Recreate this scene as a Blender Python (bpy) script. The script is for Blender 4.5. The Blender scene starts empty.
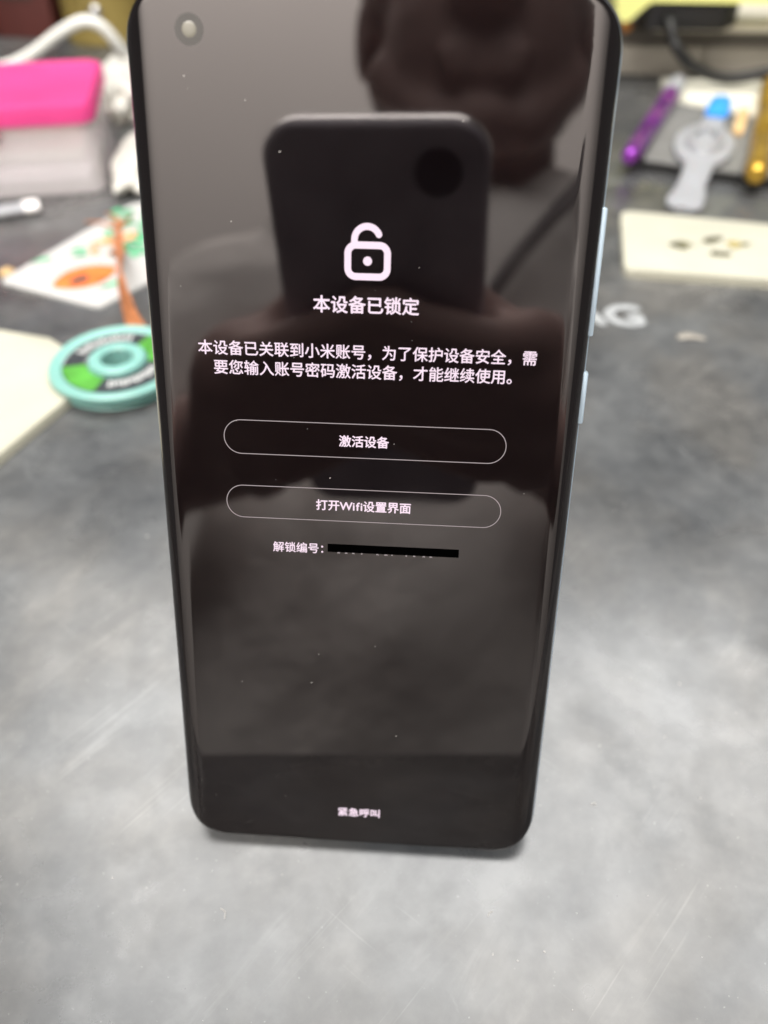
import bpy, bmesh, math, random
from mathutils import Vector, Matrix
random.seed(7)
sc = bpy.context.scene
S = 0.001                                   # everything below is written in millimetres
R = math.radians

# ------------------------------------------------------------------ camera
CAM = Vector((10.87, -80.43, 177.45))       # a hand-held phone lens above the bench
RIGHT = Vector((0.9979, 0.0645, 0.0001)); DOWN = Vector((0.0441, -0.6820, -0.7300)); FWD = Vector((-0.0470, 0.7285, -0.6834))
cam_d = bpy.data.cameras.new('camera'); cam = bpy.data.objects.new('camera', cam_d); sc.collection.objects.link(cam)
cam.matrix_world = Matrix(((RIGHT.x, -DOWN.x, -FWD.x, CAM.x*S), (RIGHT.y, -DOWN.y, -FWD.y, CAM.y*S), (RIGHT.z, -DOWN.z, -FWD.z, CAM.z*S), (0, 0, 0, 1)))
cam_d.sensor_fit = 'AUTO'; cam_d.sensor_width = 36; cam_d.lens = 824.05/1024*36
cam_d.clip_start = 0.002; cam_d.clip_end = 20
cam_d.dof.use_dof = True; cam_d.dof.focus_distance = 0.147; cam_d.dof.aperture_fstop = cam_d.lens/2.8
sc.camera = cam

# ------------------------------------------------------------------ world and lamps
w = bpy.data.worlds.new('World'); sc.world = w; w.use_nodes = True
bg = w.node_tree.nodes['Background']; bg.inputs[0].default_value = (1.0, 0.965, 0.93, 1); bg.inputs[1].default_value = 0.15
def area(name, loc, size, size_y, power, col, target):
    d = bpy.data.lights.new(name, 'AREA'); d.shape = 'RECTANGLE'; d.size = size*S; d.size_y = size_y*S; d.energy = power; d.color = col
    o = bpy.data.objects.new(name, d); sc.collection.objects.link(o); o.location = Vector(loc)*S
    o.rotation_euler = (Vector(target)-Vector(loc)).to_track_quat('-Z', 'Y').to_euler()
    return o
area('ceiling_light', (20, 330, 1300), 1500, 860, 31, (1.0, 0.992, 0.97), (30, -480, 0))
area('added_wall_fill', (-350, -860, 1850), 1800, 250, 100, (1.0, 0.95, 0.91), (-200, -1500, 500))  # added unseen lamp, brightens the rear wall mirrored in the screen
sc.view_settings.view_transform = 'Standard'; sc.view_settings.look = 'None'; sc.view_settings.gamma = 1
sc.view_settings.use_curve_mapping = False; sc.view_settings.exposure = 0.0

# ------------------------------------------------------------------ helpers
def new_obj(name, data, parent=None):
    o = bpy.data.objects.new(name, data); sc.collection.objects.link(o)
    if parent: o.parent = parent
    return o
def tag(o, label=None, cat=None, group=None, kind=None):
    if label: o['label'] = label
    if cat: o['category'] = cat
    if group: o['group'] = group
    if kind: o['kind'] = kind
    return o
def thing(name, label, cat, loc=(0, 0, 0), rot=(0, 0, 0)):
    o = new_obj(name, None); o.location = Vector(loc)*S; o.rotation_euler = rot; o.empty_display_size = 0.01
    return tag(o, label, cat)
def finish(name, bm, mat, parent=None, smooth=True, angle=40):
    """one bmesh in mm -> one mesh object in metres"""
    bmesh.ops.recalc_face_normals(bm, faces=bm.faces)
    bmesh.ops.scale(bm, vec=(S, S, S), verts=bm.verts)
    me = bpy.data.meshes.new(name); bm.to_mesh(me); bm.free()
    if smooth:
        me.shade_smooth()
        me.set_sharp_from_angle(angle=R(angle))
    if mat: me.materials.append(mat)
    return new_obj(name, me, parent)
def box(bm, c, s, bev=0, seg=2, rot=None):
    r = bmesh.ops.create_cube(bm, size=1); vs = r['verts']
    bmesh.ops.scale(bm, vec=s, verts=vs)
    if bev:
        es = list({e for v in vs for e in v.link_edges})
        q = bmesh.ops.bevel(bm, geom=es, offset=bev, segments=seg, affect='EDGES', profile=0.5)
        vs = list({v for f in q['faces'] for v in f.verts} | {v for v in vs if v.is_valid})
    if rot: bmesh.ops.rotate(bm, cent=(0, 0, 0), matrix=rot, verts=vs)
    bmesh.ops.translate(bm, vec=c, verts=vs)
    return vs
def rrect(hx, hy, r, n=10):
    pts = []
    for cx, cy, a0 in ((hx-r, hy-r, 0), (-hx+r, hy-r, 90), (-hx+r, -hy+r, 180), (hx-r, -hy+r, 270)):
        for i in range(n+1):
            a = R(a0+90*i/n); pts.append((cx+r*math.cos(a), cy+r*math.sin(a)))
    return pts
def prism(bm, pts, z0, z1, bev=0, seg=2):
    vb = [bm.verts.new((x, y, z0)) for x, y in pts]; vt = [bm.verts.new((x, y, z1)) for x, y in pts]
    n = len(pts); fb = bm.faces.new(vb[::-1]); ft = bm.faces.new(vt)
    for i in range(n): bm.faces.new((vb[i], vb[(i+1) % n], vt[(i+1) % n], vt[i]))
    if bev: bmesh.ops.bevel(bm, geom=list(ft.edges), offset=bev, segments=seg, affect='EDGES', profile=0.5)
    return vb+vt
def loft(bm, rings, cap0=True, cap1=True, closed=True):
    R_ = [[bm.verts.new(p) for p in ring] for ring in rings]; n = len(rings[0])
    for a, b in zip(R_, R_[1:]):
        for i in range(n if closed else n-1): bm.faces.new((a[i], a[(i+1) % n], b[(i+1) % n], b[i]))
    if cap0: bm.faces.new(R_[0][::-1])
    if cap1: bm.faces.new(R_[-1])
    return R_
def lathe(bm, prof, n=48, c=(0, 0, 0), bored=False):
    rings = []
    for r, z in prof: rings.append([(c[0]+r*math.cos(2*math.pi*i/n), c[1]+r*math.sin(2*math.pi*i/n), c[2]+z) for i in range(n)])
    if bored: rings.append(rings[0]); loft(bm, rings, False, False); bmesh.ops.remove_doubles(bm, verts=bm.verts, dist=1e-4)
    else: loft(bm, rings, True, True)
def smooth_path(pts, k=8):
    P = [Vector(p) for p in pts]; P = [P[0]*2-P[1]]+P+[P[-1]*2-P[-2]]; out = []
    for i in range(1, len(P)-2):
        for j in range(k):
            t = j/k; a, b, c, d = P[i-1], P[i], P[i+1], P[i+2]
            out.append(0.5*((2*b)+(c-a)*t+(2*a-5*b+4*c-d)*t*t+(3*b-3*c+d-a)*t**3))
    out.append(P[-2]); return out
def tube(bm, pts, rad, n=12, flat=1.0):
    m = len(pts); up = Vector((0, 0, 1)); rings = []
    for i, p in enumerate(pts):
        t = (pts[min(i+1, m-1)]-pts[max(i-1, 0)]).normalized()
        s = t.cross(up); s = s.normalized() if s.length > 1e-3 else Vector((1, 0, 0)); u = s.cross(t)
        r = rad(i/(m-1)) if callable(rad) else rad
        rings.append([p+s*(r*math.cos(2*math.pi*k/n))+u*(r*flat*math.sin(2*math.pi*k/n)) for k in range(n)])
    loft(bm, rings)
def stroke(bm, pts, wd, z, closed=False):
    P = [Vector((x, y)) for x, y in pts]; n = len(P); L = []; Q = []
    for i in range(n):
        a = P[(i-1) % n] if closed or i else P[i]; b = P[(i+1) % n] if closed or i < n-1 else P[i]
        t = (b-a).normalized(); m = Vector((-t.y, t.x))*wd/2
        L.append(bm.verts.new((*(P[i]+m), z))); Q.append(bm.verts.new((*(P[i]-m), z)))
    for i in range(n if closed else n-1):
        j = (i+1) % n; bm.faces.new((L[i], L[j], Q[j], Q[i]))
def disc(bm, c, r, z, n=24):
    bm.faces.new([bm.verts.new((c[0]+r*math.cos(2*math.pi*i/n), c[1]+r*math.sin(2*math.pi*i/n), z)) for i in range(n)])
def capsule(bm, a, b, ra, rb, seg=14):
    """closed round cone used as a volume for a voxel-joined body"""
    a = Vector(a); b = Vector(b); d = b-a; L = d.length
    q = d.to_track_quat('Z', 'Y').to_matrix() if L > 1e-6 else Matrix.Identity(3)
    prof = [(ra*math.cos(R(t)), ra*math.sin(R(t))) for t in range(-84, 1, 14)]+[(rb*math.cos(R(t)), L+rb*math.sin(R(t))) for t in range(0, 85, 14)]
    loft(bm, [[a+q@Vector((r*math.cos(2*math.pi*i/seg), r*math.sin(2*math.pi*i/seg), z)) for i in range(seg)] for r, z in prof])
def ellipsoid(bm, c, r, rot=None, n=20):
    q = bmesh.ops.create_uvsphere(bm, u_segments=n, v_segments=n//2+2, radius=1); vs = q['verts']
    bmesh.ops.scale(bm, vec=r, verts=vs)
    if rot: bmesh.ops.rotate(bm, cent=(0, 0, 0), matrix=rot, verts=vs)
    bmesh.ops.translate(bm, vec=c, verts=vs)
def voxel_join(name, bm, mat, parent, vox, smooth_it=4):
    o = finish(name, bm, mat, parent)
    m = o.modifiers.new('r', 'REMESH'); m.mode = 'VOXEL'; m.voxel_size = vox*S; m.use_smooth_shade = True
    m2 = o.modifiers.new('s', 'SMOOTH'); m2.iterations = smooth_it; m2.factor = 0.5
    me = bpy.data.meshes.new_from_object(o.evaluated_get(bpy.context.evaluated_depsgraph_get()))
    o.modifiers.clear(); old = o.data; o.data = me; bpy.data.meshes.remove(old); me.shade_smooth()
    if not me.materials: me.materials.append(mat)
    return o

# ------------------------------------------------------------------ materials
def mat(name, col, rough=0.5, metal=0.0, ior=1.5, spec=0.5, emit=None, es=0, trans=0, alpha=1, coat=0, noise=None, bump=None, sss=0):
    m = bpy.data.materials.new(name); m.use_nodes = True; nt = m.node_tree; b = nt.nodes['Principled BSDF']
    b.inputs['Base Color'].default_value = (*col, 1); b.inputs['Roughness'].default_value = rough; b.inputs['Metallic'].default_value = metal
    b.inputs['IOR'].default_value = ior; b.inputs['Specular IOR Level'].default_value = spec
    b.inputs['Transmission Weight'].default_value = trans; b.inputs['Alpha'].default_value = alpha; b.inputs['Coat Weight'].default_value = coat
    if sss: b.inputs['Subsurface Weight'].default_value = sss; b.inputs['Subsurface Scale'].default_value = 0.004
    if emit: b.inputs['Emission Color'].default_value = (*emit, 1); b.inputs['Emission Strength'].default_value = es
    if noise or bump:
        tc = nt.nodes.new('ShaderNodeTexCoord')
    if noise:                                # (scale per metre, strength): uneven tone
        n = nt.nodes.new('ShaderNodeTexNoise'); n.inputs['Scale'].default_value = noise[0]; n.inputs['Detail'].default_value = 5
        nt.links.new(tc.outputs['Object'], n.inputs['Vector'])
        mr = nt.nodes.new('ShaderNodeMapRange'); mr.inputs[1].default_value = 0.3; mr.inputs[2].default_value = 0.7
        mr.inputs[3].default_value = 1-noise[1]; mr.inputs[4].default_value = 1+noise[1]; nt.links.new(n.outputs['Fac'], mr.inputs[0])
        mx = nt.nodes.new('ShaderNodeVectorMath'); mx.operation = 'SCALE'; mx.inputs[0].default_value = col
        nt.links.new(mr.outputs[0], mx.inputs['Scale']); nt.links.new(mx.outputs[0], b.inputs['Base Color'])
    if bump:
        n2 = nt.nodes.new('ShaderNodeTexNoise'); n2.inputs['Scale'].default_value = bump[0]; n2.inputs['Detail'].default_value = 4
        nt.links.new(tc.outputs['Object'], n2.inputs['Vector'])
        bp = nt.nodes.new('ShaderNodeBump'); bp.inputs['Strength'].default_value = bump[1]; bp.inputs['Distance'].default_value = bump[2] if len(bump) > 2 else 0.0005
        nt.links.new(n2.outputs['Fac'], bp.inputs['Height']); nt.links.new(bp.outputs[0], b.inputs['Normal'])
    return m

def worktop_material():
    """dull grey rubber worktop: cloudy wear, pale diagonal rub marks, fine scratches"""
    m = bpy.data.materials.new('worktop'); m.use_nodes = True; nt = m.node_tree; N = nt.nodes.new; K = nt.links.new
    b = nt.nodes['Principled BSDF']; tc = N('ShaderNodeTexCoord')
    def noise(scale, detail=5, rough=0.55, vec=None, dist=0):
        n = N('ShaderNodeTexNoise'); n.inputs['Scale'].default_value = scale; n.inputs['Detail'].default_value = detail
        n.inputs['Roughness'].default_value = rough; n.inputs['Distortion'].default_value = dist
        K(vec or tc.outputs['Object'], n.inputs['Vector']); return n.outputs['Fac']
    def rng(x, a, c, lo=0.0, hi=1.0):
        r = N('ShaderNodeMapRange'); r.interpolation_type = 'SMOOTHSTEP'
        for i, v in enumerate((a, c, lo, hi)): r.inputs[i+1].default_value = v
        K(x, r.inputs[0]); return r.outputs[0]
    def math_(op, a, c):
        n = N('ShaderNodeMath'); n.operation = op
        for i, v in enumerate((a, c)):
            if isinstance(v, (int, float)): n.inputs[i].default_value = v
            else: K(v, n.inputs[i])
        return n.outputs[0]
    def mapped(rot, sx, sy):
        mp = N('ShaderNodeMapping'); mp.vector_type = 'TEXTURE'; mp.inputs['Rotation'].default_value = (0, 0, R(rot)); mp.inputs['Scale'].default_value = (1/sx, 1/sy, 1)
        K(tc.outputs['Object'], mp.inputs['Vector']); return mp.outputs[0]
    cloud = rng(noise(13, 7, 0.58, None, 0.25), 0.3, 0.72)
    cloud2 = rng(noise(48, 7, 0.62, None, 0.3), 0.35, 0.7)
    rub = math_('MULTIPLY', rng(noise(1, 6, 0.65, mapped(52, 20, 105), 0.8), 0.50, 0.78), rng(noise(12, 4, 0.6), 0.48, 0.66))
    rub2 = math_('MULTIPLY', rng(noise(1, 6, 0.65, mapped(-64, 34, 110), 0.8), 0.55, 0.80), rng(noise(15, 4, 0.6, mapped(20, 1, 1)), 0.52, 0.68))
    scr = math_('MULTIPLY', rng(noise(1, 2, 0.5, mapped(52, 22, 1100)), 0.63, 0.72), rng(noise(24, 2), 0.50, 0.62))
    scr2 = math_('MULTIPLY', rng(noise(1, 2, 0.5, mapped(-35, 26, 1000)), 0.65, 0.74), rng(noise(27, 2), 0.52, 0.62))
    fleck = rng(noise(900, 2, 0.5), 0.70, 0.78)
    wear = math_('ADD', rub, rub2)
    lines = math_('ADD', scr, scr2)
    fac = math_('ADD', math_('ADD', math_('ADD', math_('MULTIPLY', cloud, 0.22), math_('MULTIPLY', rng(noise(170, 5, 0.65), 0.35, 0.7), 0.07)), math_('MULTIPLY', cloud2, 0.12)),
                math_('ADD', math_('MULTIPLY', wear, 0.30), math_('ADD', math_('MULTIPLY', lines, 0.15), math_('MULTIPLY', fleck, 0.4))))
    cr = N('ShaderNodeValToRGB'); cr.color_ramp.elements[0].color = (0.026, 0.028, 0.031, 1); cr.color_ramp.elements[1].color = (0.30, 0.30, 0.292, 1)
    K(fac, cr.inputs[0])
    tint = N('ShaderNodeMix'); tint.data_type = 'RGBA'; tint.blend_type = 'MULTIPLY'; tint.inputs[0].default_value = 1.0
    hue = N('ShaderNodeMix'); hue.data_type = 'RGBA'; hue.inputs[6].default_value = (1.03, 1.0, 0.95, 1); hue.inputs[7].default_value = (0.97, 1.0, 1.02, 1)
    K(rng(noise(17, 4, 0.55, mapped(70, 1, 1.3)), 0.38, 0.62), hue.inputs[0]); K(cr.outputs[0], tint.inputs[6]); K(hue.outputs[2], tint.inputs[7]); K(tint.outputs[2], b.inputs['Base Color'])
    rgh = math_('ADD', rng(noise(22, 7, 0.6, None, 0.3), 0.32, 0.7, 0.24, 0.40), math_('MULTIPLY', math_('SUBTRACT', cloud2, 0.5), -0.07))
    K(rgh, b.inputs['Roughness']); b.inputs['IOR'].default_value = 1.78
    bp = N('ShaderNodeBump'); bp.inputs['Strength'].default_value = 0.25; bp.inputs['Distance'].default_value = 0.00002
    K(math_('ADD', noise(1800, 3), math_('MULTIPLY', lines, -1.0)), bp.inputs['Height']); K(bp.outputs[0], b.inputs['Normal'])
    return m

def screen_material():
    """black display under glass: mirror-like, very slightly smudged"""
    m = mat('display_glass', (0.0025, 0.0016, 0.002), 0.03, ior=1.84); nt = m.node_tree; b = nt.nodes['Principled BSDF']; b.inputs['Specular Tint'].default_value = (1, 0.935, 0.925, 1)
    tc = nt.nodes.new('ShaderNodeTexCoord'); n = nt.nodes.new('ShaderNodeTexNoise'); n.inputs['Scale'].default_value = 35; n.inputs['Detail'].default_value = 6
    nt.links.new(tc.outputs['Object'], n.inputs['Vector']); r = nt.nodes.new('ShaderNodeMapRange')
    for i, v in enumerate((0.35, 0.7, 0.015, 0.07)): r.inputs[i+1].default_value = v
    nt.links.new(n.outputs['Fac'], r.inputs[0]); nt.links.new(r.outputs[0], b.inputs['Roughness'])
    return m

M_TOP = worktop_material(); M_GLASS = screen_material()
M_BLUE = mat('light_blue_metal', (0.48, 0.60, 0.70), 0.3, metal=0.45)
M_BACKGLASS = mat('blue_back_glass', (0.25, 0.40, 0.55), 0.2)
M_TEXT = mat('screen_white', (0.02, 0.02, 0.02), 0.5, emit=(1.0, 0.80, 0.93), es=0.98)
M_LINE = mat('screen_outline', (0.02, 0.02, 0.02), 0.5, emit=(1.0, 0.84, 0.86), es=0.36)
M_BAR = mat('blacked_out', (0.0005, 0.0005, 0.0005), 1.0, spec=0.0)
M_HOLE = mat('lens_surround', (0.05, 0.046, 0.042), 0.35, ior=1.5)
M_LENS = mat('lens_glint', (0.20, 0.19, 0.155), 0.3)
M_DUST = mat('dust', (0.55, 0.53, 0.50), 0.9)
M_BLACK = mat('black_plastic', (0.005, 0.005, 0.005), 0.5, noise=(60, 0.25))
M_BLACKM = mat('black_soft_case', (0.50, 0.46, 0.52), 0.5, noise=(50, 0.2))
M_TEAL = mat('turquoise_plastic', (0.20, 0.42, 0.375), 0.38, sss=0.1)
M_LABELK = mat('label_dark', (0.035, 0.04, 0.045), 0.4)
M_GREEN = mat('label_green', (0.075, 0.29, 0.04), 0.4, noise=(160, 0.3))
M_SILVER = mat('label_silver', (0.50, 0.51, 0.50), 0.4)
M_COPPER = mat('copper_braid', (0.62, 0.24, 0.10), 0.45, metal=0.6, bump=(2500, 0.8), noise=(300, 0.4))
M_CREAM = mat('cream_foam', (0.44, 0.43, 0.345), 0.85, noise=(40, 0.05), bump=(600, 0.2))
M_CREAM2 = mat('cream_board', (0.45, 0.44, 0.355), 0.8, noise=(45, 0.06), bump=(500, 0.15))
M_SMUDGE = mat('flux_smudge', (0.17, 0.16, 0.09), 0.5, noise=(200, 0.5))
M_CARD = mat('white_card', (0.48, 0.48, 0.465), 0.4, noise=(40, 0.03))
M_PGREEN = mat('print_green', (0.06, 0.38, 0.17), 0.45, noise=(250, 0.6))
M_PORANGE = mat('print_orange', (0.68, 0.16, 0.035), 0.45, noise=(200, 0.35))
M_PPEACH = mat('print_peach', (0.75, 0.36, 0.18), 0.5, noise=(250, 0.4))
M_PDARK = mat('print_dark', (0.06, 0.05, 0.05), 0.5)
M_PINK = mat('pink_plastic', (0.80, 0.09, 0.32), 0.35, noise=(25, 0.1), trans=0.35, ior=1.15)
M_CLEAR = mat('frosted_plastic', (0.85, 0.82, 0.82), 0.25, alpha=0.38)
M_PAPER = mat('white_paper', (0.86, 0.83, 0.81), 0.8, noise=(60, 0.08))
M_PEACHP = mat('peach_paper', (0.88, 0.60, 0.50), 0.8, noise=(50, 0.15))
M_LILAC = mat('lilac_plastic', (0.80, 0.76, 0.82), 0.5, noise=(60, 0.08))
M_WCABLE = mat('white_rubber', (0.76, 0.76, 0.71), 0.45)
M_BAG = mat('milky_plastic', (0.78, 0.76, 0.70), 0.3, trans=0.35, ior=1.2, noise=(80, 0.12), bump=(90, 0.6, 0.003))
M_MILK = mat('milky_white_plastic', (0.45, 0.46, 0.48), 0.36, trans=0.35, ior=1.3, sss=0.1)
M_BLUEP = mat('bright_blue_plastic', (0.03, 0.30, 0.85), 0.35)
M_WOOD = mat('pale_wood', (0.62, 0.42, 0.20), 0.6, noise=(150, 0.2))
M_PURPLE = mat('purple_metal', (0.30, 0.06, 0.42), 0.28, metal=0.75)
M_GOLD = mat('gold_metal', (0.62, 0.38, 0.06), 0.3, metal=0.8)
M_SLAB = mat('grey_slab_top', (0.17, 0.17, 0.165), 0.45, noise=(40, 0.15))
M_SLABK = mat('black_slab_edge', (0.012, 0.012, 0.012), 0.6)
M_BEIGE = mat('beige_enamel', (0.33, 0.305, 0.26), 0.5, noise=(20, 0.12))
M_BEIGEL = mat('cream_enamel', (0.70, 0.66, 0.54), 0.45, noise=(20, 0.06))
M_GAP = mat('dull_brown_panel', (0.10, 0.09, 0.075), 0.7)
M_LIME = mat('lime_plastic', (0.84, 0.85, 0.30), 0.5, noise=(20, 0.08))
M_ORANGE = mat('orange_plastic', (0.65, 0.26, 0.05), 0.5)
M_BROWN = mat('dark_brown_board', (0.05, 0.028, 0.02), 0.7, noise=(25, 0.3))
M_RED = mat('dark_red_board', (0.085, 0.02, 0.016), 0.6, noise=(20, 0.25))
M_OLIVE = mat('olive_tin', (0.24, 0.18, 0.05), 0.45, noise=(18, 0.25))
M_STEEL = mat('steel', (0.6, 0.6, 0.6), 0.3, metal=1)
M_WALL = mat('wall_paint', (0.12, 0.112, 0.10), 0.8, noise=(3, 0.12))
M_FLOOR = mat('floor_vinyl', (0.16, 0.15, 0.14), 0.6, noise=(4, 0.2))
M_LEG = mat('table_leg_paint', (0.10, 0.10, 0.10), 0.5)
M_SKIN = mat('skin', (0.36, 0.24, 0.215), 0.6, sss=0.1, noise=(30, 0.1))
M_SHIRT = mat('grey_shirt', (0.90, 0.87, 0.83), 0.9, noise=(12, 0.12), bump=(14, 0.7, 0.012))
M_HAIR = mat('black_hair', (0.05, 0.04, 0.04), 0.5)
M_TROUSER = mat('dark_trousers', (0.05, 0.05, 0.06), 0.9, noise=(15, 0.2))
M_LETTER = mat('white_print', (0.34, 0.355, 0.36), 0.5, noise=(180, 0.2))

# ------------------------------------------------------------------ the setting
bm = bmesh.new(); box(bm, (0, 0, -760), (5000, 5000, 20)); tag(finish('floor', bm, M_FLOOR, smooth=False), kind='structure')
bm = bmesh.new(); box(bm, (0, -1530, 500), (3600, 60, 2500)); tag(finish('rear_wall', bm, mat('pale_wall_paint', (0.78, 0.76, 0.73), 0.8, noise=(1.2, 0.05)), smooth=False), kind='structure')
bm = bmesh.new(); box(bm, (0, 1450, 600), (5000, 60, 2700)); tag(finish('back_wall', bm, M_WALL, smooth=False), kind='structure')

bench = thing('workbench', 'scuffed grey rubber topped workbench under all the tools', 'workbench')
def skew(bm): bmesh.ops.rotate(bm, cent=(-3.5, -73, 0), matrix=Matrix.Rotation(R(-10.5), 3, 'Z'), verts=bm.verts)   # the phone stands a little askew to the bench
bm = bmesh.new(); box(bm, (0, 318.5, -14), (1800, 783, 28), 2.5, 3); skew(bm); finish('table_top', bm, M_TOP, bench)
for x in (-850, 850):
    for y in (-30, 660):
        bm = bmesh.new(); box(bm, (x, y, -389), (45, 45, 722), 2); skew(bm); finish('leg', bm, M_LEG, bench)
def text_mesh(name, body, width, cx, cy, z, material, parent, bold=0.012, sx=1.0):
    c = bpy.data.curves.new(name, 'FONT'); c.body = body; c.size = 1; c.resolution_u = 4
    o = bpy.data.objects.new(name, c); sc.collection.objects.link(o)
    me = bpy.data.meshes.new_from_object(o.evaluated_get(bpy.context.evaluated_depsgraph_get()))
    bpy.data.objects.remove(o); bpy.data.curves.remove(c); me.name = name
    xs = [v.co.x for v in me.vertices]; ys = [v.co.y for v in me.vertices]
    k = width/(max(xs)-min(xs)); mx = (max(xs)+min(xs))/2; my = (max(ys)+min(ys))/2
    for v in me.vertices: v.co = Vector(((v.co.x-mx)*k+cx, (v.co.y-my)*k*sx+cy, z))*S
    if bold:                                 # heavier strokes: the outline laid over itself, nudged by the stroke weight
        tb = bmesh.new(); h = bold*k*S
        for q, (ox, oy) in enumerate(((0, 0), (h, 0), (-h, 0), (0, h), (0, -h))):
            n0 = len(tb.verts); tb.from_mesh(me); tb.verts.ensure_lookup_table()
            bmesh.ops.translate(tb, vec=(ox, oy, q*2e-6), verts=tb.verts[n0:])
        tb.to_mesh(me); tb.free()
    me.materials.clear(); me.materials.append(material)
    return new_obj(name, me, parent)
letters = text_mesh('printed_letters', 'AG', 31, 83.5, 236.5, 0.25, M_LETTER, bench, 0.05, 1.0)
tag(letters, 'white printed letters on the grey worktop')
# grit and flecks lying on the bench
bm = bmesh.new(); rg = random.Random(3)
spots = [(rg.uniform(-75, 95), rg.uniform(-45, 120)) for _ in range(80)]+[(rg.uniform(40, 190), rg.uniform(60, 330)) for _ in range(26)]
for x, y in spots:
    s = rg.choice((0.06, 0.08, 0.1, 0.14, 0.2)); a = rg.random()*3
    box(bm, (x, y, s*0.4), (s*2*rg.uniform(0.6, 1.8), s, s*0.8), 0, 1, Matrix.Rotation(a, 3, 'Z'))
tag(finish('grit', bm, M_DUST, bench, smooth=False), kind='stuff')
# curled fibres
for pts in (((52, 14, .1), (53, 14.6, .2), (53.2, 13.8, .1)), ((-27.5, -14, .1), (-26.4, -14.6, .2), (-26.2, -16, .1)), ((28, -12, .1), (28.4, -11.2, .2), (29, -11, .1))):
    bm = bmesh.new(); tube(bm, smooth_path(pts, 6), 0.08, 6); finish('fibre', bm, M_DUST, bench)
bm = bmesh.new(); tube(bm, smooth_path(((111, 219.5, 0.5), (116, 220.5, 0.9), (122, 219, 0.5)), 6), lambda t: 2.4-2.2*abs(t-0.4), 10, 0.25); finish('glue_drop', bm, mat('dried_glue', (0.27, 0.25, 0.215), 0.4), bench)

# ------------------------------------------------------------------ the phone on show
LEAN = R(21); PW, PL, PR = 37.3, 159.8, 9.0        # half width, length, corner radius
phone = thing('smartphone', 'glossy black curved-screen phone standing on the bench showing a lock message', 'smartphone', (0, 0, 2.3), (R(90)-LEAN, 0, 0))
# local axes: x right, y up along the phone, z out of the glass
def side_drop(u):
    d = max(0.0, abs(u)-33.0)/(PW+0.02-33.0); return 3.1*(1-math.sqrt(max(0.0, 1-d*d)))
def edge_drop(s): return 0.0 if s > 1.1 else 0.55*(1-math.sqrt(max(0, 1-((1.1-s)/1.1)**2)))
ins = [0, 0.03, 0.1, 0.22, 0.4, 0.65, 0.95, 1.2, 1.6, 2.1, 2.7, 3.3, 3.9, 4.5, 5.1, 5.7, 6.3, 7.0]
def shell(sign, zoff):
    rings = []
    for s in ins:
        rr = max(PR-s, 2.0)
        rings.append([(x, y+PL/2+0.8, sign*-(side_drop(x)+edge_drop(s))+zoff) for x, y in rrect(PW-s, PL/2-s, rr, 14)])
    return rings
front = shell(1, 0.0); back = shell(-1, -8.6)
bm = bmesh.new(); loft(bm, front, cap0=False, cap1=True); glass = finish('display', bm, M_GLASS, phone, angle=60)
bm = bmesh.new(); loft(bm, back, cap0=False, cap1=True); finish('back_cover', bm, M_BACKGLASS, phone, angle=60)
rings = []
for t in (0, 0.04, 0.12, 0.25, 0.5, 0.75, 0.88, 0.96, 1):
    bulge = 0.32*math.sin(math.pi*t)**0.6 if 0 < t < 1 else 0.0
    ring = []
    for (x, y, z), (x2, y2, z2) in zip(front[0], back[0]):
        n = Vector((x-max(-PW+PR, min(PW-PR, x)), (y-PL/2-0.8)-max(-PL/2+PR, min(PL/2-PR, y-PL/2-0.8)))); n = n.normalized() if n.length else n
        bulge_y = bulge*(2.2 if n.y < 0 else 1)      # the chin of the frame stands a little proud of the glass
        ring.append((x+n.x*(0.05+bulge), y+n.y*(0.05+bulge_y), z+(z2-z)*t))
    rings.append(ring)
bm = bmesh.new(); loft(bm, rings, False, False); finish('frame', bm, M_BLUE, phone, angle=60)
for nm, v0, v1 in (('volume_button', 110.6, 131.0), ('power_button', 95.4, 104.6)):
    bm = bmesh.new(); box(bm, (PW+0.15, (v0+v1)/2, -4.0), (1.3, v1-v0, 1.9), 0.35, 2); finish(nm, bm, M_BLUE, phone)
bm = bmesh.new(); box(bm, (0, 1.2, -4.6), (9, 1.6, 2.6), 1.2, 3)
finish('charging_port', bm, M_BLACK, phone)
fc = new_obj('front_camera', None, phone); fc.location = Vector((-26.8, 154.2, 0))*S
bm = bmesh.new(); disc(bm, (0, 0), 2.15, 0.012, 32); finish('lens_surround', bm, M_HOLE, fc)
bm = bmesh.new(); lathe(bm, ((1.1, 0.014), (1.0, 0.05), (0.7, 0.09), (0.25, 0.11)), 24); finish('lens', bm, M_LENS, fc)
Z = 0.03
T = lambda b, wd, x, y, bold=0.014: text_mesh('screen_text', b, wd, x, y, Z, M_TEXT, glass, bold)
T('本设备已锁定', 17.4, 0.05, 115.05, 0.022)
T('本设备已关联到小米账号，为了保护设备安全，需', 57.0, 0.15, 107.25)
T('要您输入账号密码激活设备，才能继续使用。', 50.6, -0.5, 103.95)
T('激活设备', 8.7, 0.05, 91.6, 0.024)
T('打开Wi\u200af\u200ai设置界面', 17.1, 0.1, 79.4, 0.022)
T('解锁编号：', 9.3, -11.9, 70.7)
T('紧急呼叫', 8.8, 0.1, 9.3, 0.03)
lock = bmesh.new()
stroke(lock, [(x+0.2, y+122.0) for x, y in rrect(3.2, 2.45, 1.3, 8)], 1.1, Z, True)
disc(lock, (0.2, 122.0), 0.72, Z)
arc = [(-1.95, 124.2)]+[(0.1+2.05*math.cos(R(a)), 125.25+2.05*math.sin(R(a))) for a in range(180, 24, -5)]
stroke(lock, arc, 1.05, Z+0.004); disc(lock, arc[-1], 0.525, Z+0.006, 16)
finish('padlock_icon', lock, M_TEXT, glass, smooth=False)
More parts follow.
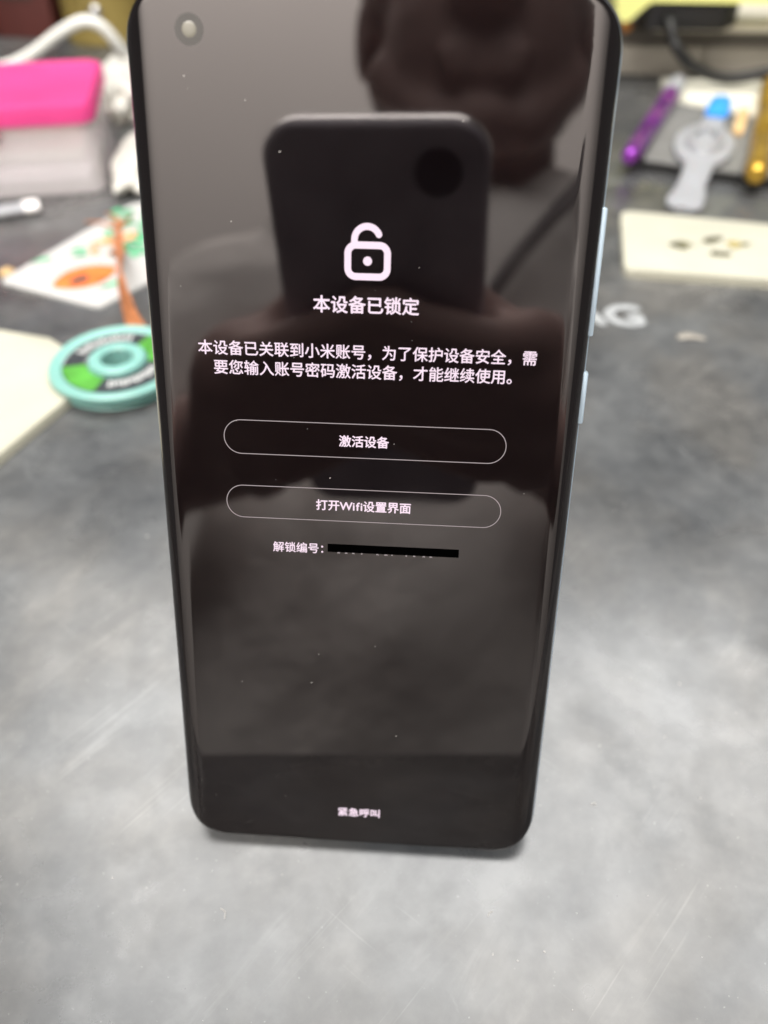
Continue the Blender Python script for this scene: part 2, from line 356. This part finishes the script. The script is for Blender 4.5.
for x, y, hx, hy in ((0.05, 91.65, 24.75, 3.08), (0.0, 79.45, 24.8, 3.1)):
    bm = bmesh.new(); stroke(bm, [(px+x, py+y) for px, py in rrect(hx, hy, hy-0.01, 16)], 0.15, Z, True); finish('button_outline', bm, M_LINE, glass, smooth=False)
bm = bmesh.new(); box(bm, (5.7, 70.9, Z+0.01), (24.2, 1.62, 0.01)); finish('blacked_out_bar', bm, M_BAR, glass, smooth=False)
bm = bmesh.new(); rg = random.Random(11)
for i in range(13):
    x = -4.6+i*1.42+rg.uniform(-.2, .2)
    if i in (4, 8): continue
    bm.faces.new([bm.verts.new(p) for p in ((x, 69.86, Z), (x+rg.uniform(.25, .7), 69.86, Z), (x+rg.uniform(.25, .6), 70.15, Z), (x+.05, 70.15, Z))])
finish('hidden_code_remains', bm, M_LINE, glass, smooth=False)
bm = bmesh.new(); rg = random.Random(5)      # lint on the glass
for i in range(26):
    x, y = rg.uniform(-31, 31), rg.uniform(5, 150); s = rg.choice((0.03, 0.04, 0.05, 0.07)); a = rg.random()*3
    box(bm, (x, y, 0.03), (s*2*rg.uniform(.7, 2.2), s*1.5, 0.03), 0, 1, Matrix.Rotation(a, 3, 'Z'))
tag(finish('lint', bm, M_DUST, glass, smooth=False), kind='stuff')

# the easel that props the phone up from behind
st = thing('phone_stand', 'small black easel stand propping the phone from behind', 'stand', (0, 38, 0))
bm = bmesh.new(); box(bm, (0, 8, 1.5), (36, 46, 3), 1, 2); finish('base', bm, M_BLACK, st)
bm = bmesh.new(); box(bm, (0, 13.2, 36), (28, 3, 74), 1, 2, None); bmesh.ops.rotate(bm, cent=(0, 13, 2), matrix=Matrix.Rotation(R(-21), 3, 'X'), verts=bm.verts); finish('backrest', bm, M_BLACK, st)

# ------------------------------------------------------------------ left-hand side of the bench
sp = thing('solder_wick_spool', 'turquoise desoldering wick spool with green and black label', 'spool', (-106.3, 178.0, 0))
bm = bmesh.new(); lathe(bm, ((8, 0.3), (22.0, 0.3), (23.4, 0.8), (23.8, 1.5), (23.2, 2.1), (22, 2.2), (8, 2.2)), 64, bored=True); finish('lower_flange', bm, M_TEAL, sp)
bm = bmesh.new(); lathe(bm, ((9, 2.1), (15, 2.2), (15, 4.4), (9, 4.5)), 40, bored=True); finish('winding', bm, M_COPPER, sp)
bm = bmesh.new(); lathe(bm, ((8, 4.0), (22, 3.6), (24.6, 4.0), (25.4, 5.2), (25.2, 7.0), (24.2, 7.9), (22.8, 7.7), (20.6, 6.6), (8, 6.6)), 64, bored=True); finish('upper_flange', bm, M_TEAL, sp)
def sector(r0, r1, a0, a1, z, n=18):
    bm = bmesh.new(); A = []; B = []
    for i in range(n+1):
        a = R(a0+(a1-a0)*i/n); A.append(bm.verts.new((r0*math.cos(a), r0*math.sin(a), z))); B.append(bm.verts.new((r1*math.cos(a), r1*math.sin(a), z)))
    for i in range(n): bm.faces.new((A[i], B[i], B[i+1], A[i+1]))
    return bm
lab = finish('label', sector(11, 20.6, 0, 360, 6.75, 60), M_LABELK, sp, smooth=False)
for a0, a1 in ((6, 70), (196, 262)): finish('green_panel', sector(11.2, 20.2, a0, a1, 6.85), M_GREEN, lab, smooth=False)
for a0, a1, r0 in ((88, 166, 14.6), (274, 352, 13.2)):
    k = 9 if a1-a0 < 70 else 13
    for i in range(k):
        aa = a0+(a1-a0)*i/k
        finish('letter_mark', sector(r0+0.3*(i % 2), r0+3.9-0.5*((i*7) % 3), aa, aa+(a1-a0)/k*0.72, 6.85, 3), M_SILVER, lab, smooth=False)
for rr in (20.35, 12.0): finish('silver_ring', sector(rr-0.35, rr, 72, 192, 6.9, 30), M_SILVER, lab, smooth=False)
bm = bmesh.new()
rings = [[(r*math.cos(2*math.pi*i/40), r*math.sin(2*math.pi*i/40), z) for i in range(40)] for r, z in ((6.0, 1.0), (6.0, 8.2), (6.8, 9), (9.7, 9), (10.6, 8.2), (10.6, 6.4))]
loft(bm, rings, False, False); finish('hub', bm, M_TEAL, sp)
# copper braid pulled off the spool: a flat ribbon that twists and frays
pth = smooth_path(((9, 15, 3.2), (-2, 28, 6), (-11, 46, 15), (-17, 64, 13), (-24, 84, 8), (-33, 106, 2.5), (-38, 122, 1.2)), 6)
bm = bmesh.new(); rings = []
for i, p in enumerate(pth):
    t = i/(len(pth)-1); tn = (pth[min(i+1, len(pth)-1)]-pth[max(i-1, 0)]).normalized(); s = tn.cross(Vector((0, 0, 1))).normalized(); u = s.cross(tn)
    tw = R(5+65*math.sin(math.pi*min(1, t*1.25))); hw = 4.4-2.6*t; d = s*math.cos(tw)+u*math.sin(tw); n = d.cross(tn)
    rings.append([p+d*hw+n*.35, p-d*hw+n*.35, p-d*hw-n*.35, p+d*hw-n*.35])
loft(bm, rings); finish('braid', bm, M_COPPER, sp)
rg = random.Random(4); e = pth[-1]
for k in range(7):
    a = R(118+rg.uniform(-40, 40)); L = rg.uniform(10, 22)
    bm = bmesh.new(); tube(bm, smooth_path((e, e+Vector((math.cos(a)*L*.5, math.sin(a)*L*.5, rg.uniform(0, 3))), e+Vector((math.cos(a+rg.uniform(-.5, .5))*L, math.sin(a)*L, rg.uniform(0, 2)))), 5), 0.5, 6); finish('frayed_strand', bm, M_COPPER, sp)

pad = thing('foam_pad', 'plain cream foam pad beside the turquoise spool', 'pad', (-118.3, 161, 0), (0, 0, 0))
bm = bmesh.new(); prism(bm, [(4, 14), (1.5, 18), (-22, 36.5), (-46, 41), (-140, 66), (-150, -88), (-60, -75), (-14, -41), (3, 7), (4.5, 10)], 0, 4.0, 0.8, 2); finish('sheet', bm, M_CREAM, pad)

card = thing('printed_card', 'white card printed with green leaves and an orange fruit shape', 'card', (-130.7, 227.6, 0))
# corner B at the origin; A lies at (-50,20), D at (13,22)
def rounded_poly(P, r, n=6):
    out = []
    for i in range(len(P)):
        a, b, c = Vector(P[i-1]), Vector(P[i]), Vector(P[(i+1) % len(P)]); d1 = (a-b).normalized(); d2 = (c-b).normalized()
        for j in range(n+1):
            t = j/n; out.append(tuple((b+d1*r)*(1-t)**2+b*2*t*(1-t)+(b+d2*r)*t*t))
    return out
bm = bmesh.new(); prism(bm, rounded_poly([(-52, 19), (0, -1), (58, 90), (8, 118), (-17, 106)], 4), 0, 1.2, 0.2, 1); finish('sheet', bm, M_CARD, card)
def blot(cx, cy, rx, ry, rot, z, seed, wob=0.25, n=22):
    rg = random.Random(seed); bm = bmesh.new(); ph = [rg.uniform(0, 6) for _ in range(3)]; vs = []
    for i in range(n):
        a = 2*math.pi*i/n; k = 1+wob*(math.sin(2*a+ph[0])*.4+math.sin(3*a+ph[1])*.35+math.sin(5*a+ph[2])*.3)
        x, y = rx*k*math.cos(a), ry*k*math.sin(a); c, s = math.cos(R(rot)), math.sin(R(rot)); vs.append(bm.verts.new((cx+x*c-y*s, cy+x*s+y*c, z)))
    bm.faces.new(vs); return bm
def leaf_shape(cx, cy, L, wd, rot, z):
    bm = bmesh.new(); vs = []
    for i in range(24):
        a = 2*math.pi*i/24; x = L*math.cos(a); y = wd*math.sin(a)*abs(math.sin(a))**0.5; c, s = math.cos(R(rot)), math.sin(R(rot)); vs.append(bm.verts.new((cx+x*c-y*s, cy+x*s+y*c, z)))
    bm.faces.new(vs); return bm
finish('orange_print', leaf_shape(-14.8, 25.6, 15, 10, 42, 1.4), M_PORANGE, card, smooth=False)
finish('dark_print', blot(-16.2, 22.5, 4.6, 3, 40, 1.5, 2), M_PDARK, card, smooth=False)
rg = random.Random(9)
for k in range(44):
    x, y = (rg.uniform(-17, 12), rg.uniform(48, 98)); x -= (y-60)*0.12
    finish('green_print', blot(x, y, rg.uniform(1.6, 5), rg.uniform(1, 2.8), rg.uniform(0, 180), 1.4+k*.004, k, 0.5), M_PGREEN, card, smooth=False)
for x, y in ((-40, 40.6), (-24, 46.7), (-27, 52), (-1.3, 19), (-20, 60)): finish('green_print', blot(x, y, 4, 1.8, 40, 1.4, int(x), 0.5), M_PGREEN, card, smooth=False)
for k in range(9): finish('peach_print', blot(rg.uniform(-22, -6), rg.uniform(48, 72), rg.uniform(2, 5), rg.uniform(1.5, 3), rg.uniform(0, 180), 1.5+k*.006, k+40, 0.5), M_PPEACH, card, smooth=False)

# pink-lidded box
pb = thing('storage_box', 'clear plastic storage box with bright pink lid', 'storage box', (-166, 350, 0), (0, 0, R(13)))
def hollow(bm, hx, hy, r, z0, z1, th):
    o = rrect(hx, hy, r, 8); i = rrect(hx-th, hy-th, max(r-th, .5), 8)
    loft(bm, [[(x, y, z1) for x, y in i], [(x, y, z0+th) for x, y in i]], False, True)
    loft(bm, [[(x, y, z1) for x, y in i], [(x, y, z1) for x, y in o], [(x*.985, y*.985, z0) for x, y in o]], False, True)
bm = bmesh.new(); hollow(bm, 56, 39, 8, 0.2, 38, 1.4); bmesh.ops.translate(bm, vec=(-56, 39, 0), verts=bm.verts); finish('container', bm, M_CLEAR, pb)
bm = bmesh.new()
rings = [[(x*k-56, y*k2+39, z) for x, y in rrect(57.5, 41, 10, 10)] for k, k2, z in ((1, 1, 36), (1.0, 1.0, 36.2), (1.0, 1.0, 43.4), (0.985, 0.98, 45), (0.965, 0.955, 45.4), (0.94, 0.92, 43.9), (0.92, 0.90, 43.7))]
loft(bm, rings); finish('lid', bm, M_PINK, pb)
bm = bmesh.new(); box(bm, (-56, -2.6, 36), (20, 2.4, 9), 0.9, 2); finish('latch', bm, M_PINK, pb)
for nm, lbl, c, s, rz, m in (('paper_packet', 'peach paper packet lying uppermost inside the pink-lidded box', (-229, 376, 29.5), (90, 58, 7), 15, M_PEACHP),
                             ('paper_packet', 'white folded packet lying midway inside the pink-lidded box', (-230, 376, 19), (96, 62, 9), 12, M_PAPER),
                             ('plastic_tray', 'lilac plastic tray at the bottom of the pink-lidded box', (-229, 376, 8.0), (98, 64, 10), 13, M_LILAC)):
    bm = bmesh.new(); box(bm, (0, 0, 0), s, 2.2, 3)
    for v in bm.verts: v.co.z += 1.5*math.sin(v.co.x*.09)*math.cos(v.co.y*.07)*(0.5 if v.co.z > 0 else 0)
    o = finish(nm, bm, m); o.location = Vector(c)*S; o.rotation_euler = (0, 0, R(rz)); tag(o, lbl, 'tray' if 'tray' in nm else 'packet')

# white hose-like cable arching up behind the box
bm = bmesh.new(); tube(bm, smooth_path(((-420, 560, 4), (-340, 545, 5), (-300, 540, 9), (-277, 540, 17), (-252, 541, 31), (-234, 542, 38), (-223, 545, 34), (-216, 550, 22), (-210, 560, 9), (-196, 585, 4), (-150, 640, 4)), 8), 4.0, 14)
tag(finish('cable', bm, M_WCABLE), 'thick white cable arching up behind the pink-lidded box', 'cable')
def crumple(name, label, c, r, seed, amp, m):
    bm = bmesh.new(); bmesh.ops.create_icosphere(bm, subdivisions=4, radius=1); rg = random.Random(seed)
    dirs = [(Vector((rg.gauss(0, 1), rg.gauss(0, 1), rg.gauss(0, 1))).normalized(), rg.uniform(3, 9), rg.uniform(0, 6)) for _ in range(12)]
    for v in bm.verts:
        d = v.co.normalized(); k = 1+amp*sum(abs(math.sin(dd.dot(d)*f_+p))-.5 for dd, f_, p in dirs)/5
        q = d*k; v.co = Vector((q.x*r[0], q.y*r[1], max(q.z, -0.75)*r[2]))
    zmin = min(v.co.z for v in bm.verts)
    bmesh.ops.translate(bm, vec=(c[0], c[1], -zmin+0.3), verts=bm.verts)
    return tag(finish(name, bm, m, angle=25), label, 'bag')
crumple('plastic_bag', 'crumpled milky plastic bag behind the pink-lidded box', (-192, 488, 0), (20, 30, 15), 3, 0.45, M_BAG)
crumple('plastic_bag', 'flattened milky plastic bag between the pink-lidded box and the phone', (-152, 392, 0), (15, 42, 8), 8, 0.5, M_BAG)
sl = thing('plastic_sleeve', 'short white plastic sleeve lying in front of the pink-lidded box', 'sleeve', (-206, 318, 2.9), (0, 0, R(28)))
bm = bmesh.new(); tube(bm, [Vector((x, 0, 0)) for x in (-40, -20, 0, 6, 7, 11, 12)], 5.2, 20, 0.45); finish('tube', bm, M_MILK, sl)
bm = bmesh.new(); tube(bm, [Vector((x, 0, 0)) for x in (7, 8, 13, 14.4)], lambda t: 5.6 if t < .8 else 4.6, 20, 0.5); finish('cap', bm, M_PAPER, sl)
bm = bmesh.new(); prism(bm, [(-186, 254), (-181, 252), (-179, 257), (-184, 260)], 0, 2, .4, 1); tag(finish('wood_chip', bm, M_WOOD), 'tiny tan wood chip next to the printed card', 'chip')
# things along the back edge of the bench
def carton(name, label, cat, c, s, m, rz=0, flap=None):
    t = thing(name, label, cat, c, (0, 0, R(rz)))
    bm = bmesh.new(); box(bm, (0, 0, s[2]/2), s, 1.5, 2); finish('body', bm, m, t)
    bm = bmesh.new(); box(bm, (0, -s[1]/2-0.4, s[2]*0.55), (s[0]*0.5, 0.9, s[2]*0.35), 0.2, 1); finish('front_label', bm, flap or m, t)
    bm = bmesh.new(); box(bm, (0, 0, s[2]+1.2), (s[0]*1.02, s[1]*1.02, 2.6), .8, 2); finish('lid', bm, m, t)
carton('carton', 'dark brown carton at the back of the bench', 'carton', (-392, 668, 0), (72, 46, 78), M_BROWN, 4, M_RED)
carton('carton', 'dark red carton next to the olive tin', 'carton', (-326, 674, 0), (52, 42, 74), M_RED, -5, M_BROWN)
tin = thing('olive_tin', 'olive yellow round tin beside the dark red carton', 'tin', (-262, 664, 0))
bm = bmesh.new(); lathe(bm, ((32, 0), (33, 1), (33, 62), (34, 63), (34, 66), (31, 67)), 40); finish('body', bm, M_OLIVE, tin)
bm = bmesh.new(); lathe(bm, ((34.6, 60), (34.8, 61), (34.8, 70), (33, 71.5), (10, 72)), 40); finish('lid', bm, M_OLIVE, tin)
bm = bmesh.new(); ellipsoid(bm, (4, -34, 25), (5, 3, 5), None, 16); finish('knob', bm, M_STEEL, tin)

# ------------------------------------------------------------------ right-hand side of the bench
du = thing('drawer_unit', 'long beige drawer unit with cream top at the back of the bench', 'drawer unit', (235, 582, 0))
bm = bmesh.new(); box(bm, (0, 34, 15), (236, 64, 30), 1, 2); finish('body', bm, M_GAP, du)
for x in (-77.5, 0.5, 78.5):
    bm = bmesh.new(); box(bm, (x, 0.5, 10.5), (76.5, 5, 18.5), 1, 2); finish('drawer_front', bm, M_BEIGE, du)
bm = bmesh.new(); box(bm, (20, 30, 33.2), (200, 74, 6.2), 1.2, 2); finish('top', bm, M_BEIGEL, du)
for x, y, z in ((-98, -4.5, 33), (-107, -2.6, 24)):
    bm = bmesh.new(); lathe(bm, ((4, 0), (4.2, .5), (4, 5), (2.5, 6.5)), 20); bmesh.ops.rotate(bm, cent=(0, 0, 0), matrix=Matrix.Rotation(R(90), 3, 'X'), verts=bm.verts); bmesh.ops.translate(bm, vec=(x, y+4, z), verts=bm.verts)
    finish('orange_knob', bm, M_ORANGE, du)
pa = thing('power_brick', 'black power brick with cable on the drawer unit', 'power brick', (175, 572, 36.6))
bm = bmesh.new(); prism(bm, rounded_poly([(-31, -21), (20, -21), (33, -4), (33, 36), (-31, 36)], 3), 0, 16.4, 1.5, 3); finish('body', bm, M_BLACK, pa)
bm = bmesh.new(); box(bm, (2, -21.2, 8), (34, 1.2, 2.2), .4, 1); finish('slot', bm, M_SLABK, pa)
bm = bmesh.new(); tube(bm, smooth_path(((-16, -21, 7), (-16, -28, 4), (-12, -33, -5), (-9.5, -35, -8), (1, -36, -17), (16, -36, -23), (32, -36, -24.6), (54, -36, -20.5), (90, -32, -16), (140, -20, -25), (190, 0, -33)), 8), 3.8, 12); finish('cord', bm, M_BLACK, pa)
lp = thing('lime_lid', 'lime yellow plastic lid lying over the black power brick', 'lid', (205, 590, 53.2))
bm = bmesh.new(); prof = [(-80, 4), (-82, -1), (-81, -8), (-77, -12), (-72, -11), (-66, -5), (-60, 0), (90, 0), (94, 3), (94, 14), (90, 17), (-68, 17), (-76, 12)]
prof = rounded_poly(prof, 1.5, 3); loft(bm, [[(x, -42, z) for x, z in prof], [(x, -4, z) for x, z in prof]]); finish('shell', bm, M_LIME, lp)
bm = bmesh.new(); box(bm, (10, -23, 18), (120, 28, 2.4), 1, 2); finish('raised_panel', bm, M_LIME, lp)

bm = bmesh.new(); prism(bm, [(164, 560), (166, 512), (217, 482), (300, 440), (330, 500), (250, 556)], 0, 5, .4, 1)
sheetp = tag(finish('paper_stack', bm, mat('ivory_paper', (0.66, 0.645, 0.55), 0.8, noise=(30, 0.04))), 'stack of ivory paper behind the grey slab', 'paper')
slab = thing('grey_slab', 'flat dark grey slab under the purple and gold pens', 'slab', (0, 0, 0))
bm = bmesh.new(); q = rounded_poly([(124.2, 400), (154.4, 388.6), (188.1, 378), (300, 338), (335, 420), (213.6, 472.6), (158.6, 506)], 3); prism(bm, q, 0, 5.2, 0.5, 2); finish('body', bm, M_SLABK, slab)
bm = bmesh.new(); cx, cy = 220, 430; prism(bm, [(cx+(x-cx)*.985, cy+(y-cy)*.975) for x, y in q], 5.0, 5.8, .2, 1); finish('top_face', bm, M_SLAB, slab)

def pen(name, label, a, b, r, m, capm, cap=0.12, tip=True):
    a, b = Vector(a), Vector(b); t = thing(name, label, 'pen', a); b = b-a; L = b.length; d = b.normalized()
    N_ = 24; bm = bmesh.new()
    pts = [d*(L*k) for k in (0, .012, .03, .06, .30, .305, .32, .325, .62, .625, .64, .645, 1-cap)]; rad = [.55, .85, .97, 1, 1, .93, .93, 1, 1, .94, .94, 1, 1]
    s = d.cross(Vector((0, 0, 1))).normalized(); u = s.cross(d)
    loft(bm, [[p+s*(r*k*math.cos(2*math.pi*i/N_))+u*(r*k*math.sin(2*math.pi*i/N_)) for i in range(N_)] for p, k in zip(pts, rad)]); finish('barrel', bm, m, t)
    bm = bmesh.new(); pts = [d*(L*k) for k in (1-cap, 1-cap*.95, 1-cap*.2, 1-cap*.05, 1)]; rad = [1.0, 1.12, 1.12, .9, .5]
    loft(bm, [[p+s*(r*k*math.cos(2*math.pi*i/N_))+u*(r*k*math.sin(2*math.pi*i/N_)) for i in range(N_)] for p, k in zip(pts, rad)]); finish('cap', bm, capm, t)
pen('purple_pen', 'metallic purple pen with white cap across the grey slab', (114.8, 389, 10.6), (169, 530, 11.2), 5.0, M_PURPLE, M_MILK, 0.2)
pen('gold_pen', 'metallic gold pen lying across the grey slab', (175.8, 363, 12.2), (230, 528, 12.4), 6.2, M_GOLD, M_GOLD, 0.2)

tl = thing('ring_opener', 'milky white plastic opener with round head and blue tip', 'opener', (163, 421, 6.4), (0, 0, R(-17)))
bm = bmesh.new(); lathe(bm, ((5, 0), (15.5, 0), (16.6, 1), (16.6, 2.6), (15.6, 3.6), (11, 3.8), (10, 6.8), (8.4, 7.6), (6.8, 6.6), (6.4, 3.2), (2, 2.6)), 44)
for v in bm.verts: v.co.y *= 2.25 if v.co.y < 0 else 2.0
finish('head', bm, M_MILK, tl)
def strip(name, rows, m, hook=0):
    bm = bmesh.new()
    rings = [[(cx_+wd*math.cos(2*math.pi*i/16), y, (z0+z1)/2+(z1-z0)/2*math.sin(2*math.pi*i/16)) for i in range(16)] for y, cx_, wd, z0, z1 in rows]
    loft(bm, rings); finish(name, bm, m, tl)
strip('handle', ((-30, 0, 8, .2, 3.4), (-42, 0, 7.5, -1, 3.4), (-54, -1, 7.2, -4, .5), (-62, -1, 8.6, -6, -1), (-70, -2, 9.6, -6.2, -1.4), (-78, -2, 9, -6.2, -2), (-82, -2, 5, -6.2, -3)), M_MILK)
strip('neck', ((28, 2, 7.5, .2, 3.4), (44, 2, 6.6, 1, 4.2), (52, 2, 6, 1.2, 4)), M_MILK)
strip('blue_tip', ((42, 2.5, 5, 2.5, 6.5), (45, 2.5, 6.6, 2.2, 7.4), (62, 3, 7, 2, 7.8), (76, 3.5, 6.4, 2, 7.2), (82, 4, 3, 3, 6)), M_BLUEP)
sk = thing('wooden_stick', 'short tan wooden stick beside the blue tip', 'stick', (189, 448, 7.5), (0, 0, R(-19)))
bm = bmesh.new(); box(bm, (0, 16, 0), (6.5, 46, 3.2), 1.2, 2); finish('stick', bm, M_WOOD, sk)

bd_ = thing('cream_board', 'cream foam board with dark flux smudges on the bench', 'board', (0, 0, 0))
bm = bmesh.new(); prism(bm, rounded_poly([(96.5, 270.5), (158, 264.5), (300, 250), (318, 300), (172.7, 323), (104, 335)], 5), 0, 4.2, 1.0, 3); finish('sheet', bm, M_CREAM2, bd_)
rg = random.Random(21)
for i in range(9):
    t = rg.random(); finish('smudge', blot(124+t*32+rg.uniform(-2, 2), 297-t*3+rg.uniform(-9, 9)*(.4+t*.6), rg.uniform(1.2, 4.2), rg.uniform(.7, 1.7), rg.uniform(-40, 60), 4.3+i*.008, i+70, 0.7), M_SMUDGE, bd_, smooth=False)

M_SCRAP = mat('tarnished_metal', (0.16, 0.155, 0.10), 0.4, metal=0.5, noise=(300, 0.3)); M_BRASS = mat('pale_brass', (0.55, 0.46, 0.20), 0.4, metal=0.4)
for x, y, L, wd, ro, m, lb in ((125.3, 294.8, 9, 4, -35, M_SCRAP, 'dark metal scrap lying apart from the others on the cream board'),
                               (143, 303, 10, 3.4, 20, M_SCRAP, 'dark metal scrap on the cream board, between the brass scrap and the opener'),
                               (142.7, 287.5, 10, 3.2, -8, M_SCRAP, 'narrow dark metal scrap on the cream board, next to the brass scrap'),
                               (151.5, 298.5, 6, 6, 40, M_BRASS, 'small yellowish brass scrap on the cream board')):
    bm = bmesh.new(); prism(bm, rounded_poly([(-L/2, -wd/2), (L*.3, -wd/2), (L/2, 0), (L*.25, wd/2), (-L*.4, wd/2)], .6, 3), 0, 0.9, .2, 1)
    for v in bm.verts: v.co.z += 0.05*(v.co.x*.8)**2*.3
    o = finish('metal_scrap', bm, m); o.location = Vector((x, y, 4.25))*S; o.rotation_euler = (0, 0, R(ro))
    tag(o, lb, 'scrap')

# ------------------------------------------------------------------ whoever takes the picture (seen in the glass)
def L2W(a, b, c):                            # taking phone's own axes: right, up, towards the scene
    return CAM+RIGHT*a-DOWN*b+FWD*c
tk = thing('smartphone', 'black phone held in both hands, mirrored in the standing phone', 'smartphone')
tk.matrix_world = Matrix(((RIGHT.x, -DOWN.x, -FWD.x, CAM.x*S), (RIGHT.y, -DOWN.y, -FWD.y, CAM.y*S), (RIGHT.z, -DOWN.z, -FWD.z, CAM.z*S), (0, 0, 0, 1)))
# local z points back to the photographer
bm = bmesh.new(); rings = []
for z, k in ((4.4, 2.2), (4.7, 1.0), (5.4, .3), (6.5, 0), (12, 0), (13.2, .4), (13.8, 1.4)):
    rings.append([(x-20, y-64.5, z) for x, y in rrect(36-k, 79.5-k, 12-k, 12)])
loft(bm, rings); finish('body', bm, M_BLACKM, tk)
bm = bmesh.new(); lathe(bm, ((7.4, 4.6), (7.4, 2.6), (7.0, 2.2), (5, 2.1)), 40); finish('lens', bm, mat('lens_black', (0.002, 0.002, 0.002), 0.25), tk)
bm = bmesh.new(); rings = []
for z, k in ((6.6, -.35), (7.4, -.5), (10, -.5), (10.8, -.35)): rings.append([(x-20, y-64.5, z) for x, y in rrect(36-k, 79.5-k, 12-k, 12)])
loft(bm, rings, False, False); finish('frame', bm, M_STEEL, tk)

per = thing('person', 'person in pale grey shirt holding a phone up to take the picture', 'person', (28, -400, -750))
per_o = Vector((28, -400, -750))
b = bmesh.new()
def cap(a, c, ra, rb): capsule(b, Vector(a)-per_o, Vector(c)-per_o, ra, rb)
def ell(c, r): ellipsoid(b, Vector(c)-per_o, r)
HX, HY, HZ = 34, -372, 392                    # head
ell((HX, HY-16, HZ+30), (76, 92, 92)); ell((HX, HY+14, HZ-30), (62, 66, 84)); ell((HX, HY+52, HZ-92), (27, 24, 20))
cap((HX, HY+80, HZ+2), (HX, HY+96, HZ-28), 8, 13); cap((HX-13, HY+84, HZ-30), (HX+13, HY+84, HZ-30), 9, 9)
cap((HX-22, HY+74, HZ-60), (HX+22, HY+74, HZ-60), 6, 6); cap((HX-18, HY+73, HZ-70), (HX+18, HY+73, HZ-70), 6, 6)
for s in (-1, 1):
    ell((HX+s*30, HY+68, HZ+8), (14, 9, 8)); cap((HX+s*14, HY+76, HZ+24), (HX+s*46, HY+66, HZ+24), 7, 6); ell((HX+s*76, HY-14, HZ-6), (7, 18, 30))
    cap((HX+s*52, HY+20, HZ-50), (HX+s*24, HY+50, HZ-90), 20, 18)
cap((HX, HY-22, HZ-60), (30, -398, 235), 56, 62)                                        # neck
cap((28, -408, 180), (28, -400, 20), 105, 100); cap((28, -400, 20), (28, -405, -170), 100, 112)
for s in (-1, 1): cap((28, -400, 190), (28+s*150, -405, 190), 75, 52)
for s in (-1, 1): cap((28+s*80, -395, -200), (28+s*120, -30, -215), 78, 58); cap((28+s*120, -30, -215), (28+s*120, -60, -660), 55, 38); cap((28+s*120, -70, -715), (28+s*130, 80, -722), 34, 26)
for s, pa_, kn in ((-1, -56, -1), (1, 16, 1)):
    sh = (28+s*155, -400, 180); el = (28+s*275, -345, 70); wr = L2W(pa_+s*44, -150, -50)
    cap(sh, el, 50, 42); cap(el, wr, 42, 28)
    palm = L2W(pa_+s*19, -82, -8); cap(wr, palm, 27, 24)
    dn = 32 if s < 0 else 12; cap(L2W(pa_+s*17, -50-dn, -5), L2W(pa_+s*20, -112-dn*.5, -7), 14, 15); cap(L2W(pa_+s*22, -60-dn, -18), L2W(pa_+s*25, -112-dn*.5, -24), 15, 17)
    rise = 24 if s < 0 else 14
    for k, (bb, reach, rad) in enumerate(((-46, 42, 9.2), (-64, 46, 9.6), (-82, 44, 9.2), (-100, 34, 8.2))):
        k0 = L2W(pa_+s*17, bb-rise, -3); k1 = L2W(pa_+s*3, bb-rise*.55, 9.5); k2 = L2W(pa_-s*(reach*.55), bb-rise*.1, 7); k3 = L2W(pa_-s*reach, bb+4, 4.6)
        cap(k0, k1, rad+2, rad+.6); cap(k1, k2, rad+.6, rad); cap(k2, k3, rad, rad-1.4)
    t0 = L2W(pa_+s*18, -98, -20); t1 = L2W(pa_+s*8, -70, -24); t2 = L2W(pa_-s*8, -54, -23.5)
    cap(t0, t1, 14, 11); cap(t1, t2, 11, 9)
body = voxel_join('body', b, M_SKIN, per, 3.6, 9)
b = bmesh.new()
cap((28, -410, 182), (28, -362, 10), 121, 124); cap((28, -362, 10), (28, -330, -110), 124, 140); cap((28, -330, -110), (28, -350, -200), 140, 140)
for s in (-1, 1):
    cap((28, -400, 192), (28+s*152, -405, 190), 88, 66); cap((28+s*155, -400, 182), (28+s*218, -372, 118), 64, 58)
for s in (-1, 1): cap((28+s*26, -398, 262), (28+s*80, -400, 240), 52, 60)
for s in (-1, 1): cap((28+s*70, -385, 70), (28+s*80, -335, -110), 92, 118)
voxel_join('shirt', b, M_SHIRT, per, 6, 3)
b = bmesh.new()
for s in (-1, 1): cap((28+s*80, -395, -205), (28+s*120, -30, -215), 90, 68); cap((28+s*120, -30, -215), (28+s*120, -60, -660), 68, 56)
voxel_join('trousers', b, M_TROUSER, per, 9, 2)
bm = bmesh.new(); tube(bm, [p-per_o for p in smooth_path(((112, -340, 300), (100, -312, 270), (78, -286, 240), (52, -276, 205), (34, -272, 170), (30, -272, 120)), 6)], 8, 10, 0.5); finish('lanyard', bm, mat('grey_cord', (0.16, 0.15, 0.15), 0.8), per)
b = bmesh.new(); ell((HX, HY-26, HZ+46), (84, 98, 92)); ell((HX, HY+40, HZ+86), (60, 36, 26)); ell((HX, HY-50, HZ-10), (78, 68, 70))
voxel_join('hair', b, M_HAIR, per, 5, 2)
stl = thing('stool', 'round black stool under the person in grey', 'stool', (28, -430, -750))
bm = bmesh.new(); lathe(bm, ((60, 425), (165, 428), (172, 440), (168, 455), (120, 460)), 40); finish('seat', bm, M_BLACK, stl)
for k in range(4):
    a = R(45+90*k); bm = bmesh.new(); tube(bm, [Vector((math.cos(a)*r_, math.sin(a)*r_, z)) for r_, z in ((110, 432), (150, 200), (185, 0))], 14, 12); finish('leg', bm, M_STEEL, stl)
